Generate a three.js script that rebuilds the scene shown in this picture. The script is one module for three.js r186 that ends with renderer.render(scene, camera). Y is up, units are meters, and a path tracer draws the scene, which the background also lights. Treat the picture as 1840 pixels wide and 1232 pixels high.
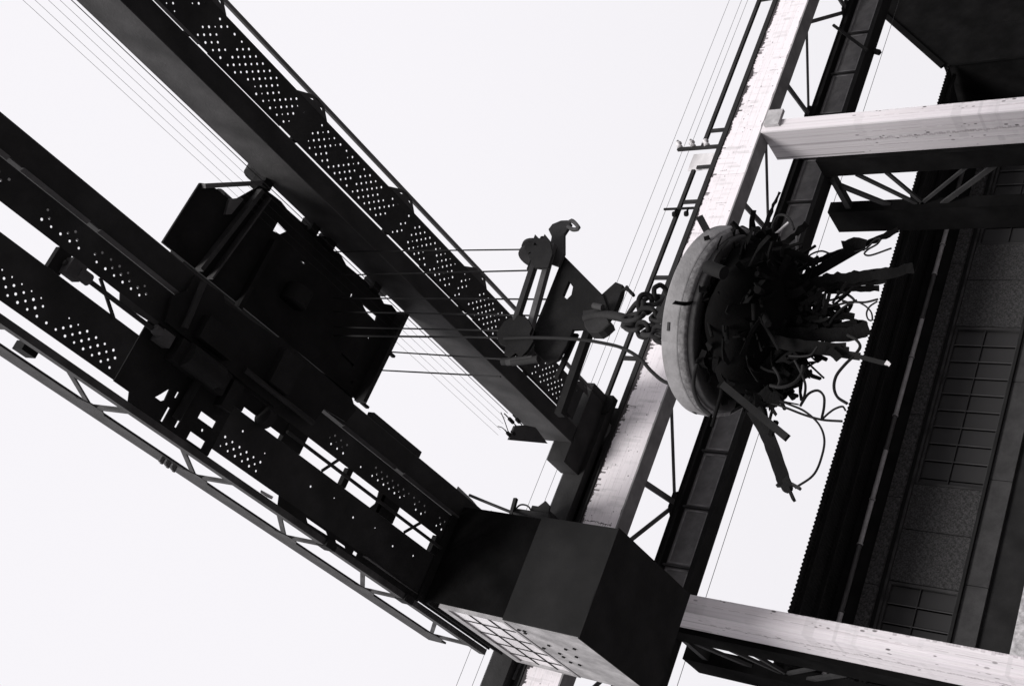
import * as THREE from 'three';
import { mergeGeometries, mergeVertices } from 'three/addons/utils/BufferGeometryUtils.js';

// ---------------------------------------------------------------- camera, sky, sun, exposure
// Metres. U is the height above the camera's eye (1.6 m over the yard), X runs along the crane runway,
// D is the distance in front of the photographer, towards the runway.
const EYE = 1.6;
const V = (X, U, D) => new THREE.Vector3(X, U + EYE, -D);
const scene = new THREE.Scene();
const camera = new THREE.PerspectiveCamera(31.06, 1024 / 685, 0.1, 2000);
camera.position.copy(V(0, 0, 0));
camera.up.set(0.8436, 0.0317, 0.536);          // the print lies on its side: the sky is to the left
camera.lookAt(V(3.962, 6.370, 6.612));
camera.updateMatrixWorld();

const SKY = 0.95;
{
  const w = 128, h = 64, data = new Float32Array(w * h * 4);
  for (let j = 0; j < h; j++) for (let i = 0; i < w; i++) {
    const el = (j + 0.5) / h - 0.5;             // even overcast, a little duller near the horizon
    const k = SKY * (0.9 + 0.1 * Math.min(1, Math.max(0, el * 4)));
    data.set([k * 0.985, k * 0.965, k * 1.005, 1], (j * w + i) * 4);
  }
  const t = new THREE.DataTexture(data, w, h, THREE.RGBAFormat, THREE.FloatType);
  t.mapping = THREE.EquirectangularReflectionMapping; t.magFilter = THREE.LinearFilter; t.needsUpdate = true;
  scene.background = t; scene.environment = t;
}
const sun = new THREE.DirectionalLight(new THREE.Color(1, 0.985, 0.965), 4);
sun.position.copy(V(-18, 30, -20)); sun.target.position.copy(V(6, 6, 10));
scene.add(sun, sun.target);
sun.castShadow = true; sun.shadow.radius = 44; sun.shadow.mapSize.set(2048, 2048);
Object.assign(sun.shadow.camera, { left: -25, right: 25, top: 25, bottom: -25, near: 1, far: 120 });

const renderer = new THREE.WebGLRenderer({ antialias: true });
renderer.setSize(1024, 685);
renderer.toneMapping = THREE.LinearToneMapping;
renderer.toneMappingExposure = 1.0;
renderer.shadowMap.enabled = true;

// ---------------------------------------------------------------- helpers
let seed = 7;
const rnd = () => { seed = (seed * 1664525 + 1013904223) >>> 0; return seed / 4294967296; };
const rr = (a, b) => a + (b - a) * rnd();

function noiseField(n, cells, sd) {             // tileable value noise 0..1
  let s = sd; const R = () => { s = (s * 1664525 + 1013904223) >>> 0; return s / 4294967296; };
  const out = new Float32Array(n * n); let amp = 1, tot = 0;
  for (let c = cells; c <= n / 2; c *= 2) {
    const g = Float32Array.from({ length: c * c }, R);
    for (let y = 0; y < n; y++) for (let x = 0; x < n; x++) {
      const u = x / n * c, v = y / n * c, x0 = u | 0, y0 = v | 0, x1 = (x0 + 1) % c, y1 = (y0 + 1) % c;
      let fx = u - x0, fy = v - y0; fx = fx * fx * (3 - 2 * fx); fy = fy * fy * (3 - 2 * fy);
      out[y * n + x] += amp * ((g[y0 * c + x0] * (1 - fx) + g[y0 * c + x1] * fx) * (1 - fy) + (g[y1 * c + x0] * (1 - fx) + g[y1 * c + x1] * fx) * fy);
    }
    tot += amp; amp *= 0.6;
  }
  for (let i = 0; i < out.length; i++) out[i] /= tot;
  return out;
}
function noiseTex(n, cells, sd, lo, hi, contrast, srgb = true) {
  const f = noiseField(n, cells, sd), d = new Uint8Array(n * n * 4);
  for (let i = 0; i < n * n; i++) {
    const k = Math.min(1, Math.max(0, (f[i] - 0.5) * contrast + 0.5)), v = 255 * (lo + (hi - lo) * k);
    d.set([v, v, v, 255], i * 4);
  }
  const t = new THREE.DataTexture(d, n, n); t.wrapS = t.wrapT = THREE.RepeatWrapping;
  t.magFilter = THREE.LinearFilter; t.minFilter = THREE.LinearMipmapLinearFilter; t.generateMipmaps = true;
  if (srgb) t.colorSpace = THREE.SRGBColorSpace; t.needsUpdate = true; return t;
}
const scaled = (t, m) => { const c = t.clone(); c.repeat.set(1 / m, 1 / m); c.needsUpdate = true; return c; };
const rustT = noiseTex(512, 4, 11, 0.74, 1, 1.9), fineT = noiseTex(512, 32, 23, 0, 1, 1.6, false), pebbleT = noiseTex(512, 24, 37, 0.72, 1, 2);
const roughT = noiseTex(512, 28, 61, 0.5, 1, 1.7);
const grey = (a) => new THREE.Color().setRGB(a, a * 0.965, a * 0.985);
function mat(a, o = {}) {
  return new THREE.MeshPhysicalMaterial({ color: grey(a), specularIntensity: o.spec ?? (a < 0.1 ? 0.35 : 0.8), roughness: o.rough ?? 0.78, metalness: 0, map: scaled(o.map || rustT, o.size ?? 1.3),
    bumpMap: scaled(fineT, o.bsize ?? 0.7), bumpScale: o.bump ?? 0.0016 });
}
const M = {
  steel: mat(0.03), black: mat(0.018, { spec: 0.2 }), lit: mat(0.06), wornLit: mat(0.13), rust: mat(0.075, { size: 0.8 }),  // lit: steel with light put into its colour; worn tone also draws lit edges
  scrap: mat(0.009, { size: 0.5, bump: 0.003, spec: 0.12, rough: 0.95 }), core: mat(0.008, { spec: 0.05, rough: 1 }), wire: mat(0.02, { bump: 0 }), rope: mat(0.03, { bump: 0 }),
  panel: mat(0.19, { size: 0.9 }), border: mat(0.32, { size: 0.5 }), pale: mat(0.55, { size: 1 }), porcelain: mat(0.75, { rough: 0.3, bump: 0 }),
  magnet: mat(0.3, { size: 0.9, bump: 0.002 }), magnetDark: mat(0.06, { size: 0.6 }),
  cabShaded: mat(0.016, { size: 1.6, bump: 0.0006 }), cabPale: mat(0.42, { size: 0.9 }),
  wall: mat(0.058, { size: 1.1 }), rough: mat(0.125, { map: roughT, size: 0.55, bsize: 0.35, bump: 0.03, rough: 0.95 }), beam: mat(0.16, { map: roughT, size: 0.7, bsize: 0.3, bump: 0.015, rough: 0.95 }),
  pipe: mat(0.7, { size: 0.6 }), sheet: mat(0.02, { size: 2 }), frame: mat(0.1, { bump: 0 }), dark: mat(0.018), nearBlack: mat(0.009, { spec: 0.02, rough: 1 }), lower: mat(0.6, { size: 1.4, map: pebbleT }),  // flat, almost black tone for shed wall, rear legs and upper cab front
};
const dullGlass = new THREE.MeshPhysicalMaterial({ color: grey(0.035), roughness: 0.55, specularIntensity: 0.35 });
const skyGlass = new THREE.MeshPhysicalMaterial({ color: grey(0.85), roughness: 0.35, transmission: 0.35, thickness: 0, ior: 1.5 });   // milky panes, sky reflection put into the pale colour

// uv in metres, by the dominant normal of each face
function metricUV(g0) {
  const g = g0.index ? g0.toNonIndexed() : g0; g.computeBoundingBox();
  const p = g.attributes.position, n = p.count, uv = new Float32Array(n * 2);
  const a = new THREE.Vector3(), b = new THREE.Vector3(), c = new THREE.Vector3();
  for (let i = 0; i < n; i += 3) {
    a.fromBufferAttribute(p, i); b.fromBufferAttribute(p, i + 1).sub(a); c.fromBufferAttribute(p, i + 2).sub(a); b.cross(c);
    const ax = Math.abs(b.x), ay = Math.abs(b.y), az = Math.abs(b.z);
    for (let k = i; k < i + 3; k++) {
      const x = p.getX(k), y = p.getY(k), z = p.getZ(k);
      const [u, v] = ax > ay && ax > az ? [z, y] : ay > az ? [x, z] : [x, y];
      uv[k * 2] = u; uv[k * 2 + 1] = v;
    }
  }
  g.setAttribute('uv', new THREE.BufferAttribute(uv, 2));
  return g;
}
const norm3 = (g) => { const q = metricUV(g); for (const k of Object.keys(q.attributes)) if (!['position', 'normal', 'uv'].includes(k)) q.deleteAttribute(k); return q; };
const merge = (list) => mergeGeometries(list.map(norm3));

// shapes, all in X, U, D
function box(X0, X1, U0, U1, D0, D1) {
  const g = new THREE.BoxGeometry(X1 - X0, U1 - U0, D1 - D0);
  g.translate((X0 + X1) / 2, (U0 + U1) / 2 + EYE, -(D0 + D1) / 2); return norm3(g);
}
const v3 = (p) => V(p[0], p[1], p[2]);
function bar(a, b, w, h = w, up = [0, 1, 0]) {   // rectangular section from a to b; w along the side, h along 'up'
  const A = v3(a), B = v3(b), d = B.clone().sub(A), L = d.length(); d.normalize();
  let u = new THREE.Vector3(up[0], up[1], -(up[2] || 0)); if (Math.abs(u.dot(d)) > 0.98) u = new THREE.Vector3(1, 0, 0);
  const s = u.clone().cross(d).normalize(); u = d.clone().cross(s).normalize();
  const g = new THREE.BoxGeometry(w, h, L);
  g.applyMatrix4(new THREE.Matrix4().makeBasis(s, u, d).setPosition(A.add(B).multiplyScalar(0.5))); return norm3(g);
}
function rod(a, b, r, seg = 10, r2 = r) {
  const A = v3(a), B = v3(b), d = B.clone().sub(A), L = d.length();
  const g = new THREE.CylinderGeometry(r2, r, L, seg);
  g.applyQuaternion(new THREE.Quaternion().setFromUnitVectors(new THREE.Vector3(0, 1, 0), d.normalize()));
  const m = A.add(B).multiplyScalar(0.5); g.translate(m.x, m.y, m.z); return norm3(g);
}
function tube(pts, r, seg = 40, rad = 6) {
  const c = new THREE.CatmullRomCurve3(pts.map(v3), false, 'centripetal');
  return norm3(new THREE.TubeGeometry(c, seg, r, rad));
}
function slab(poly, t, holes, map, bevel = 0) {  // extruded outline, mapped by map(a, b, depth) -> [X, U, D]
  const s = new THREE.Shape(poly.map((p) => new THREE.Vector2(p[0], p[1])));
  for (const h of holes || []) s.holes.push(new THREE.Path(h.map((p) => new THREE.Vector2(p[0], p[1]))));
  const g = new THREE.ExtrudeGeometry(s, { depth: t, bevelEnabled: bevel > 0, bevelSize: bevel, bevelThickness: bevel, bevelSegments: 1, curveSegments: 6 });
  const p = g.attributes.position;
  for (let i = 0; i < p.count; i++) { const q = map(p.getX(i), p.getY(i), p.getZ(i)); p.setXYZ(i, q[0], q[1] + EYE, -q[2]); }
  g.deleteAttribute('normal'); g.computeVertexNormals(); return norm3(g);
}
const plateD = (poly, D, t, holes, bv) => slab(poly, t, holes, (a, b, c) => [a, b, D + c], bv);     // outline in X, U
const plateU = (poly, U, t, holes) => slab(poly, t, holes, (a, b, c) => [a, U + c, b]);             // outline in X, D
const plateX = (poly, X, t, holes) => slab(poly, t, holes, (a, b, c) => [X + c, b, a]);             // outline in D, U
const rect = (a0, a1, b0, b1) => [[a0, b0], [a1, b0], [a1, b1], [a0, b1]];
function ragged(pts, w, t, n = 14, jit = 0.25, taper = 1, face = [-0.45, -0.55, -0.7]) {  // torn flat strip along a path, its broad side turned to 'face'
  const c = new THREE.CatmullRomCurve3(pts.map(v3), false, 'centripetal'), f = new THREE.Vector3(face[0], face[1], -face[2]).normalize();
  const L = [], R = [];
  for (let i = 0; i <= n; i++) {
    const p = c.getPoint(i / n), d = c.getTangent(i / n), s = f.clone().cross(d).normalize(), k = w / 2 * (1 + (taper - 1) * i / n);
    L.push(p.clone().addScaledVector(s, k * (1 + rr(-jit, jit)))); R.push(p.clone().addScaledVector(s, -k * (1 + rr(-jit, jit))));
  }
  const P = [], q = (a, b, e, g) => { P.push(a, b, e, a, e, g); }, o = f.clone().multiplyScalar(t);
  const L2 = L.map((p) => p.clone().add(o)), R2 = R.map((p) => p.clone().add(o));
  for (let i = 0; i < n; i++) { q(L2[i], R2[i], R2[i + 1], L2[i + 1]); q(L[i], L[i + 1], R[i + 1], R[i]); q(L[i], L2[i], L2[i + 1], L[i + 1]); q(R[i], R[i + 1], R2[i + 1], R2[i]); }
  q(L[0], R[0], R2[0], L2[0]); q(L[n], L2[n], R2[n], R[n]);
  const g = new THREE.BufferGeometry(); g.setAttribute('position', new THREE.Float32BufferAttribute(P.flatMap((p) => [p.x, p.y, p.z]), 3));
  g.computeVertexNormals(); return norm3(g);
}

// naming and the scene graph
const used = new Map();
function numbered(n) { const k = used.get(n) || 0; used.set(n, k + 1); return k ? n + '_' + String(k).padStart(3, '0') : n; }
function tag(o, label, category, group) { o.userData.label = label; if (category) o.userData.category = category; if (group) o.userData.group = group; return o; }
function thing(name, label, category, at, group) {
  const o = new THREE.Group(); o.name = numbered(name); scene.add(o); o.position.copy(v3(at)); return tag(o, label, category, group);
}
function part(name, geo, m, parent, label) {     // geometry in world metres, re-based on the thing it belongs to
  let g = Array.isArray(geo) ? merge(geo) : geo, r = parent;
  while (r.parent && r.parent !== scene) r = r.parent;
  g.translate(-r.position.x, -r.position.y, -r.position.z);
  const k = new THREE.Mesh(g, m); k.name = name; k.castShadow = k.receiveShadow = true; parent.add(k);
  if (label) k.userData.label = label; return k;
}
function single(name, label, category, geo, m, group) {   // a thing that is one mesh, its origin at its own middle
  const g = Array.isArray(geo) ? merge(geo) : geo; g.computeBoundingBox();
  const c = g.boundingBox.getCenter(new THREE.Vector3()); g.translate(-c.x, -c.y, -c.z);
  const k = new THREE.Mesh(g, m); k.name = numbered(name); k.position.copy(c); k.castShadow = k.receiveShadow = true; scene.add(k); return tag(k, label, category, group);
}

// ---------------------------------------------------------------- ground
{
  const g = new THREE.PlaneGeometry(1600, 1600); g.rotateX(-Math.PI / 2);
  const k = new THREE.Mesh(norm3(g), mat(0.2, { size: 4, map: pebbleT, rough: 0.95, bump: 0.01 })); k.name = 'ground'; k.receiveShadow = true;
  k.userData = { kind: 'structure', label: 'cinder yard under the crane' }; scene.add(k);
}

// ---------------------------------------------------------------- crane runway
// whitewash on steel: plank-like streaks, cracks and a ragged dark edge where the coat has flaked off
function whitewash(sd, w = 2048, h = 192, metres = 7, edge = true, base = 240) {
  let s = sd; const R = () => { s = (s * 1664525 + 1013904223) >>> 0; return s / 4294967296; };
  const c = document.createElement('canvas'); c.width = w; c.height = h; const x = c.getContext('2d');
  x.fillStyle = `rgb(${base},${base - 3},${base - 1})`; x.fillRect(0, 0, w, h);
  for (let i = 0; i < 900; i++) { const v = base - 8 - R() * 42, L = 20 + R() * 240; x.globalAlpha = 0.05 + 0.12 * R(); x.fillStyle = `rgb(${v},${v - 3},${v - 2})`; x.fillRect(R() * w, R() * h, L, 1 + R() * 4); }
  for (let i = 0; i < (edge ? 170 : 24); i++) { const v = base - 40 - R() * 60; x.globalAlpha = 0.05 + 0.16 * R(); x.fillStyle = `rgb(${v},${v},${v})`; x.fillRect(R() * w, R() * h * 0.6, 2 + R() * 14, 20 + R() * 90); }
  x.globalAlpha = 0.5; for (const k of [0.27, 0.5, 0.74]) { x.fillStyle = '#8a8586'; for (let i = 0; i < w; i += 8) if (R() > 0.3) x.fillRect(i, h * k + R() * 1.6, 8, 1.3); }
  const dark = (a) => { x.globalAlpha = a; x.fillStyle = '#2b2728'; };
  if (edge) {
    const n = Math.round(metres / 0.75);
    for (let i = 0; i < n; i++) {               // cracks across the plate
      let px = (i + R()) / n * w; const big = R() < 0.45, len = h * (big ? 0.5 + R() * 0.5 : 0.08 + R() * 0.25), y0 = R() < 0.4 ? 0 : R() * h * 0.6;
      for (let y = y0; y < Math.min(h, y0 + len); y += 3) { px += (R() - 0.5) * 3; dark((big ? 0.35 : 0.15) + R() * 0.6); x.fillRect(px, y, 1 + R() * (big ? 4 : 2), 4); if (R() < 0.08) { x.fillRect(px - 10 * R(), y, 20 * R(), 3); } }
    }
    let d = 5, calm = 0.5; for (let i = 0; i < w; i += 3) { if (R() < 0.02) calm = R(); // flaked top edge
      d = Math.min(7 + 24 * calm, Math.max(3, d + (R() - 0.47) * (3 + 8 * calm))); dark(0.92); x.fillRect(i, 0, 3, d * (0.75 + R() * 0.35)); if (R() < 0.03 + 0.09 * calm) { dark(0.35 + 0.5 * R()); x.fillRect(i, d * 0.8, 2 + R() * 9, 2 + R() * 26); }
    }
    let e = 2; for (let i = 0; i < w; i += 3) { e = Math.min(9, Math.max(0, e + (R() - 0.52) * 3)); dark(0.85); x.fillRect(i, h - e, 3, e); }
  }
  for (let i = 0; i < 110; i++) { dark(0.3 + 0.5 * R()); x.beginPath(); x.arc(R() * w, R() * h, 0.8 + R() * 2.4, 0, 7); x.fill(); }
  if (!edge) { for (let i = 0; i < w; i += 4) { x.globalAlpha = 0.16 + 0.2 * R(); x.fillStyle = '#6c6768'; x.fillRect(i, h * (0.5 + 0.05 * Math.sin(i * 0.004) + 0.04 * (R() - 0.5)), 5, 2 + R() * 9); } }
  const t = new THREE.CanvasTexture(c); t.colorSpace = THREE.SRGBColorSpace; t.anisotropy = 8; return t;
}
function facePlate(X0, X1, U0, U1, D, t, tex, albedo) {   // plate whose front carries its own 0..1 uv
  const g = box(X0, X1, U0, U1, D, D + t), p = g.attributes.position, uv = g.attributes.uv;
  for (let i = 0; i < p.count; i++) uv.setXY(i, (p.getX(i) - X0) / (X1 - X0), (p.getY(i) - EYE - U0) / (U1 - U0));
  return [g, new THREE.MeshStandardMaterial({ map: tex, color: grey(albedo), roughness: 0.85, bumpMap: scaled(fineT, 0.5), bumpScale: 0.001 })];
}
const runway = thing('runway_girder', 'whitewashed crane runway girder with flaking top edge, carried by the pale columns', 'girder', [8, 7.7, 13.1]);
for (const [i, X0, X1] of [[1, -3, 3.99], [2, 4, 10.99], [3, 11, 19]]) {
  const [g, m] = facePlate(X0, X1, 9.388, 9.975, 13, 0.016, whitewash(91 * i), 0.86); part('web_plate', g, m, runway);
}
part('top_flange', [box(-3, 19, 9.977, 10.0, 12.985, 13.27), box(-3, 19, 10.0, 10.095, 13.03, 13.22)], M.steel, runway);
part('bottom_flange', box(-3, 19, 9.36, 9.386, 12.985, 13.275), mat(0.3), runway);
part('rear_web', box(-3, 19, 9.388, 9.975, 13.22, 13.24), M.steel, runway);

const second = thing('surge_girder', 'dark panelled girder running level behind the whitewashed runway girder', 'girder', [8, 7, 14.2]);
for (let k = 0; k < 24; k++) {
  const X0 = -2.22 + k * 0.905, X1 = X0 + 0.87;
  const pn = part('web_panel', box(X0, X1, 8.83, 9.24, 14.21, 14.225), M.panel, second);
  part('panel_border', [box(X0 + 0.03, X1 - 0.03, 9.195, 9.215, 14.203, 14.209), box(X0 + 0.03, X1 - 0.03, 8.85, 8.872, 14.203, 14.209), box(X0 + 0.02, X0 + 0.045, 8.873, 9.194, 14.203, 14.209), box(X1 - 0.045, X1 - 0.02, 8.873, 9.194, 14.203, 14.209)], M.border, pn);
  part('stiffener', box(X1 + 0.004, X1 + 0.03, 8.79, 9.27, 14.17, 14.22), M.lit, second);
}
part('top_flange', [box(-3, 19, 9.27, 9.34, 14.1, 14.22), box(-3, 19, 9.342, 9.36, 14.08, 14.4)], M.black, second);
part('bottom_flange', [box(-3, 19, 8.725, 8.79, 14.1, 14.22), box(-3, 19, 8.7, 8.723, 14.08, 14.36)], M.black, second);
part('outrigger', bar(...[[14.77, 9.1, 14.3], [14.53, 8.57, 14.3]], 0.07, 0.07), M.black, second); part('cross_brace', bar(...[[15.04, 9.44, 14.02], [14.33, 8.64, 14.02]], 0.035, 0.045), M.black, second);

part('rear_web', box(-3, 19, 8.795, 9.265, 14.24, 14.26), M.black, second);
for (let k = -2; k < 6; k++) {
  const X = 5.9 + 2.4 * k;
  part('lacing_strut', bar([X - 0.12, 9.375, 13.24], [X + 0.02, 9.375, 14.2], 0.085, 0.03), M.wornLit, second);
  part('lacing_diagonal', bar([X + 1.22, 9.405, 13.2], [X + 0.03, 9.405, 14.16], 0.055, 0.02), M.wornLit, second);
  part('lacing_diagonal', bar([X - 1.2, 9.405, 13.2], [X - 0.03, 9.405, 14.16], 0.065, 0.02), M.wornLit, second);
  part('gusset_plate', plateU([[X - 0.22, 14.12], [X + 0.2, 14.12], [X + 0.1, 13.98], [X - 0.12, 13.98]], 9.361, 0.012), M.steel, second);
}

// ---------------------------------------------------------------- runway columns
const concreteT = whitewash(515, 1024, 128, 9, false, 232);
function column(name, label, bright) {
  const t = thing(name, label, 'column', [11.9, -EYE, 13.3], 'runway columns');
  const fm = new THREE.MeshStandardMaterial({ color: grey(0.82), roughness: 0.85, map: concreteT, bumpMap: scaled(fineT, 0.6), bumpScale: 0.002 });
  const sm = fm.clone(); sm.color = grey(bright);  // where darker than the front, shade is put into the side colour
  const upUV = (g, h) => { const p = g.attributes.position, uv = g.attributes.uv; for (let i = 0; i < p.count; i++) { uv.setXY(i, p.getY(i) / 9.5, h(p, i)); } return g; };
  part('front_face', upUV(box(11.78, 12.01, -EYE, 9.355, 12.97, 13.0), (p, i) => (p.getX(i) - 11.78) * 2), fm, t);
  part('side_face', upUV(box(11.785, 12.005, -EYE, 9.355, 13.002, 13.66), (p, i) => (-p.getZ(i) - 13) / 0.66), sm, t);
  part('cap_block', box(11.86, 12.16, 9.05, 9.3, 12.9, 12.965), M.pale, t);
  part('middle_leg', box(11.72, 11.95, -EYE, 8.69, 13.68, 14.07), M.nearBlack, t);
  part('rear_leg', box(11.74, 11.95, -EYE, 9.0, 15.0, 15.55), M.nearBlack, t);
  for (const [D0, U0, D1, U1, w] of [[14.25, 8.84, 15.02, 7.97, 0.1], [14.2, 8.24, 15.0, 7.52, 0.065], [14.2, 7.75, 15.0, 7.42, 0.06], [15.3, 7.45, 14.17, 6.09, 0.08], [15.4, 7.9, 14.17, 6.5, 0.05], [14.2, 5.6, 15.0, 4.4, 0.08], [15.0, 4.2, 14.2, 3.0, 0.08], [14.2, 2.6, 15.0, 1.4, 0.08]])
    part('lacing_bar', bar([11.85, U0, D0], [11.85, U1, D1], 0.04, w, [0, 1, 0]), M.steel, t);
  part('tie_strut', box(11.79, 11.91, 8.6, 8.69, 14.2, 15.0), M.steel, t);
  return t;
}
column('runway_column', 'pale deep column with shade put into its side colour, beyond the scrap load, nearer the upper edge', 0.52);
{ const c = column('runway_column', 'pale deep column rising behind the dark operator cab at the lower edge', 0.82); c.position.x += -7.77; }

// walkway rail and wires over the runway
const rail = thing('runway_handrail', 'thin dark handrail on short posts along the top of the runway girder', 'handrail', [8, 10.1, 13.25]);
part('top_rail', [box(-3, 11.33, 10.5, 10.565, 13.22, 13.27)], M.steel, rail); part('top_rail', box(11.78, 19, 10.5, 10.565, 13.22, 13.27), M.steel, rail);
for (let k = -6; k < 5; k++) { if (k === 3) continue; const X = 9.22 + 1.465 * k; part('post', box(X - 0.035, X + 0.035, 10.095, 10.5, 13.235, 13.26), M.steel, rail); }
part('post', box(11.36, 11.42, 10.095, 10.5, 13.235, 13.26), M.steel, rail);
single('insulating_board', 'blank off-white board filling the break in the runway handrail', 'board', box(11.38, 11.72, 10.12, 10.7, 13.3, 13.32), mat(0.82, { bump: 0 }));
const ins = thing('insulator_bracket', 'steel arm carrying three white spool insulators above the runway girder', 'bracket', [11.75, 10.1, 13.25]);
part('arm', bar([11.76, 10.1, 13.2], [11.76, 10.97, 13.2], 0.05, 0.05), M.steel, ins);
for (const U of [10.42, 10.68, 10.93]) {
  const pts = [[0, 0], [0.05, 0], [0.05, 0.02], [0.028, 0.035], [0.03, 0.085], [0.052, 0.1], [0.052, 0.12], [0.03, 0.13], [0.034, 0.15], [0.015, 0.165], [0, 0.165]].map((p) => new THREE.Vector2(p[0], p[1]));
  const g = new THREE.LatheGeometry(pts, 14); g.rotateZ(-1.0); const p = V(11.785, U, 13.19); g.translate(p.x, p.y, p.z);
  const s = part('insulator', norm3(g), M.porcelain, ins);
  const q = new THREE.CylinderGeometry(0.02, 0.02, 0.03, 10); q.rotateZ(-1.0); q.translate(p.x + 0.145, p.y + 0.095, p.z); part('pin', norm3(q), M.black, s);
}
const ins2 = thing('insulator_bracket', 'short dark arm with two small hanging insulators on the runway girder', 'bracket', [10.5, 10.1, 13.25]);
part('arm', bar([10.52, 10.1, 13.2], [10.52, 10.78, 13.2], 0.03, 0.03), M.black, ins2);
for (const U of [10.33, 10.55]) part('insulator', [rod([10.52, U, 13.19], [10.36, U - 0.03, 13.19], 0.018), rod([10.43, U, 13.19], [10.38, U - 0.02, 13.19], 0.04)], M.black, ins2);
[[11.13, 13.2, 'uppermost of the thin conductor wires strung along above the runway handrail'], [10.87, 13.2, 'thin conductor wire just above the runway handrail'], [10.62, 13.05, 'thin conductor wire passing close in front of the runway handrail']].forEach(([U, D, l]) =>
  single('conductor_wire', l, 'wire', rod([-6, U, D], [24, U, D], 0.0034, 5), M.wire));
single('overhead_wire', 'lone thin wire against the sky between the panelled girder and the factory eave', 'wire', rod([-6, 9.54, 16], [26, 9.54, 16], 0.005, 5), M.wire);

// ---------------------------------------------------------------- factory building behind
const fac = thing('factory_building', 'dark factory front with corrugated eave, wide windows and roughcast panels', 'building', [10, -EYE, 20.2]);
const FX0 = -3, FX1 = 17.7;
for (let X = FX0; X < FX1 - 0.05; X += 0.69) {  // corrugated sheets, 9 waves of 76 mm each
  const n = 9 * 8, W = Math.min(0.70, FX1 + 0.09 - X), lift = ((X * 100 | 0) % 2) * 0.003, P = [], I = [];
  for (let i = 0; i <= n; i++) { const a = i / n * W, y = 9.2 + lift + 0.011 * Math.sin(i / 8 * 2 * Math.PI), d = rr(-0.001, 0.001); for (const [D, r] of [[18.0 + d, 0], [20.1, 0.25]]) { const q = V(X + a, y + r, D); P.push(q.x, q.y, q.z); } }
  for (let i = 0; i < n; i++) I.push(i * 2, i * 2 + 1, i * 2 + 2, i * 2 + 1, i * 2 + 3, i * 2 + 2);
  const g = new THREE.BufferGeometry(); g.setAttribute('position', new THREE.Float32BufferAttribute(P, 3)); g.setIndex(I); g.computeVertexNormals();
  const m2 = M.sheet; m2.side = THREE.DoubleSide; part('roof_sheet', norm3(g), m2, fac);
}
for (const D of [18.25, 19.1]) part('purlin', box(FX0, FX1, 9.1 + (D - 18) * 0.119, 9.16 + (D - 18) * 0.119, D, D + 0.06), M.dark, fac);
part('upper_wall', box(FX0, FX1, 8.95, 9.7, 20.02, 20.3), M.dark, fac);
for (let k = 0, X = FX0; X < FX1; k++) { const L = [1.05, 0.72, 1.3, 0.9][k % 4], e = Math.min(FX1, X + L); part('gutter_pipe', [rod([X, 9.21, 19.93], [e - 0.012, 9.21, 19.93], 0.045, 10), rod([X, 9.21, 19.93], [X + 0.03, 9.21, 19.93], 0.056, 10)], k % 3 === 1 ? M.wornLit : M.pipe, fac); X = e; }
for (let X = FX0; X < FX1; X += 1.72) part('concrete_beam', box(X, Math.min(FX1, X + 1.705), 8.69, 8.94, 19.93, 20.3), M.beam, fac);
part('lintel', box(FX0, FX1, 8.6, 8.688, 20.0, 20.3), M.dark, fac);
part('window_head', box(FX0, FX1, 8.55, 8.598, 19.96, 20.3), M.wall, fac);
for (const [a, b] of [[7.47, 8.46], [8.47, 9.36], [12.78, 13.84], [13.85, 14.7], [4.4, 5.2], [3.5, 4.39]]) part('wall_panel', box(a + 0.006, b - 0.006, 7.31, 8.548, 20.0, 20.3), M.rough, fac);
for (const [a, b] of [[5.2, 7.46], [9.37, 12.77], [14.71, 17.69], [0, 3.49]]) {
  const w = part('window', [box(a, a + 0.05, 7.31, 8.548, 20.02, 20.1), box(b - 0.05, b, 7.31, 8.548, 20.02, 20.1), box(a + 0.05, b - 0.05, 8.5, 8.548, 20.02, 20.1), box(a + 0.05, b - 0.05, 7.31, 7.35, 20.02, 20.1)], M.wall, fac);
  for (let X = b - 0.39; X > a + 0.2; X -= 0.355) part('glazing_bar', box(X - 0.007, X + 0.007, 7.35, 8.5, 20.05, 20.07), M.frame, w);
  part('transom', box(a + 0.05, b - 0.05, 7.972, 7.988, 20.045, 20.065), M.wall, w);
  for (let X = b - 0.05; X > a + 0.06; X -= 0.355) { const l = Math.max(a + 0.05, X === b - 0.05 ? X - 0.34 : X - 0.355); if (X - l < 0.05) break; for (const [u0, u1] of [[7.355, 7.968], [7.992, 8.499]]) part('pane', box(l + 0.013, X - 0.013, u0, u1, 20.085, 20.09), dullGlass, w); }
}
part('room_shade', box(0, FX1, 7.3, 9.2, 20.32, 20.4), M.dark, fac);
part('window_sill', box(FX0, FX1, 7.25, 7.305, 19.93, 20.3), M.dark, fac);
for (let X = FX0 + 0.6; X < FX1; X += 2.0) part('sill_panel', box(X, Math.min(FX1, X + 1.985), 6.86, 7.245, 19.99, 20.3), M.wall, fac);
part('recess_band', box(FX0, FX1, 6.3, 6.855, 20.06, 20.3), M.dark, fac);
part('lower_wall', box(FX0, FX1, -EYE, 6.295, 19.95, 20.3), M.lower, fac);

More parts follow.
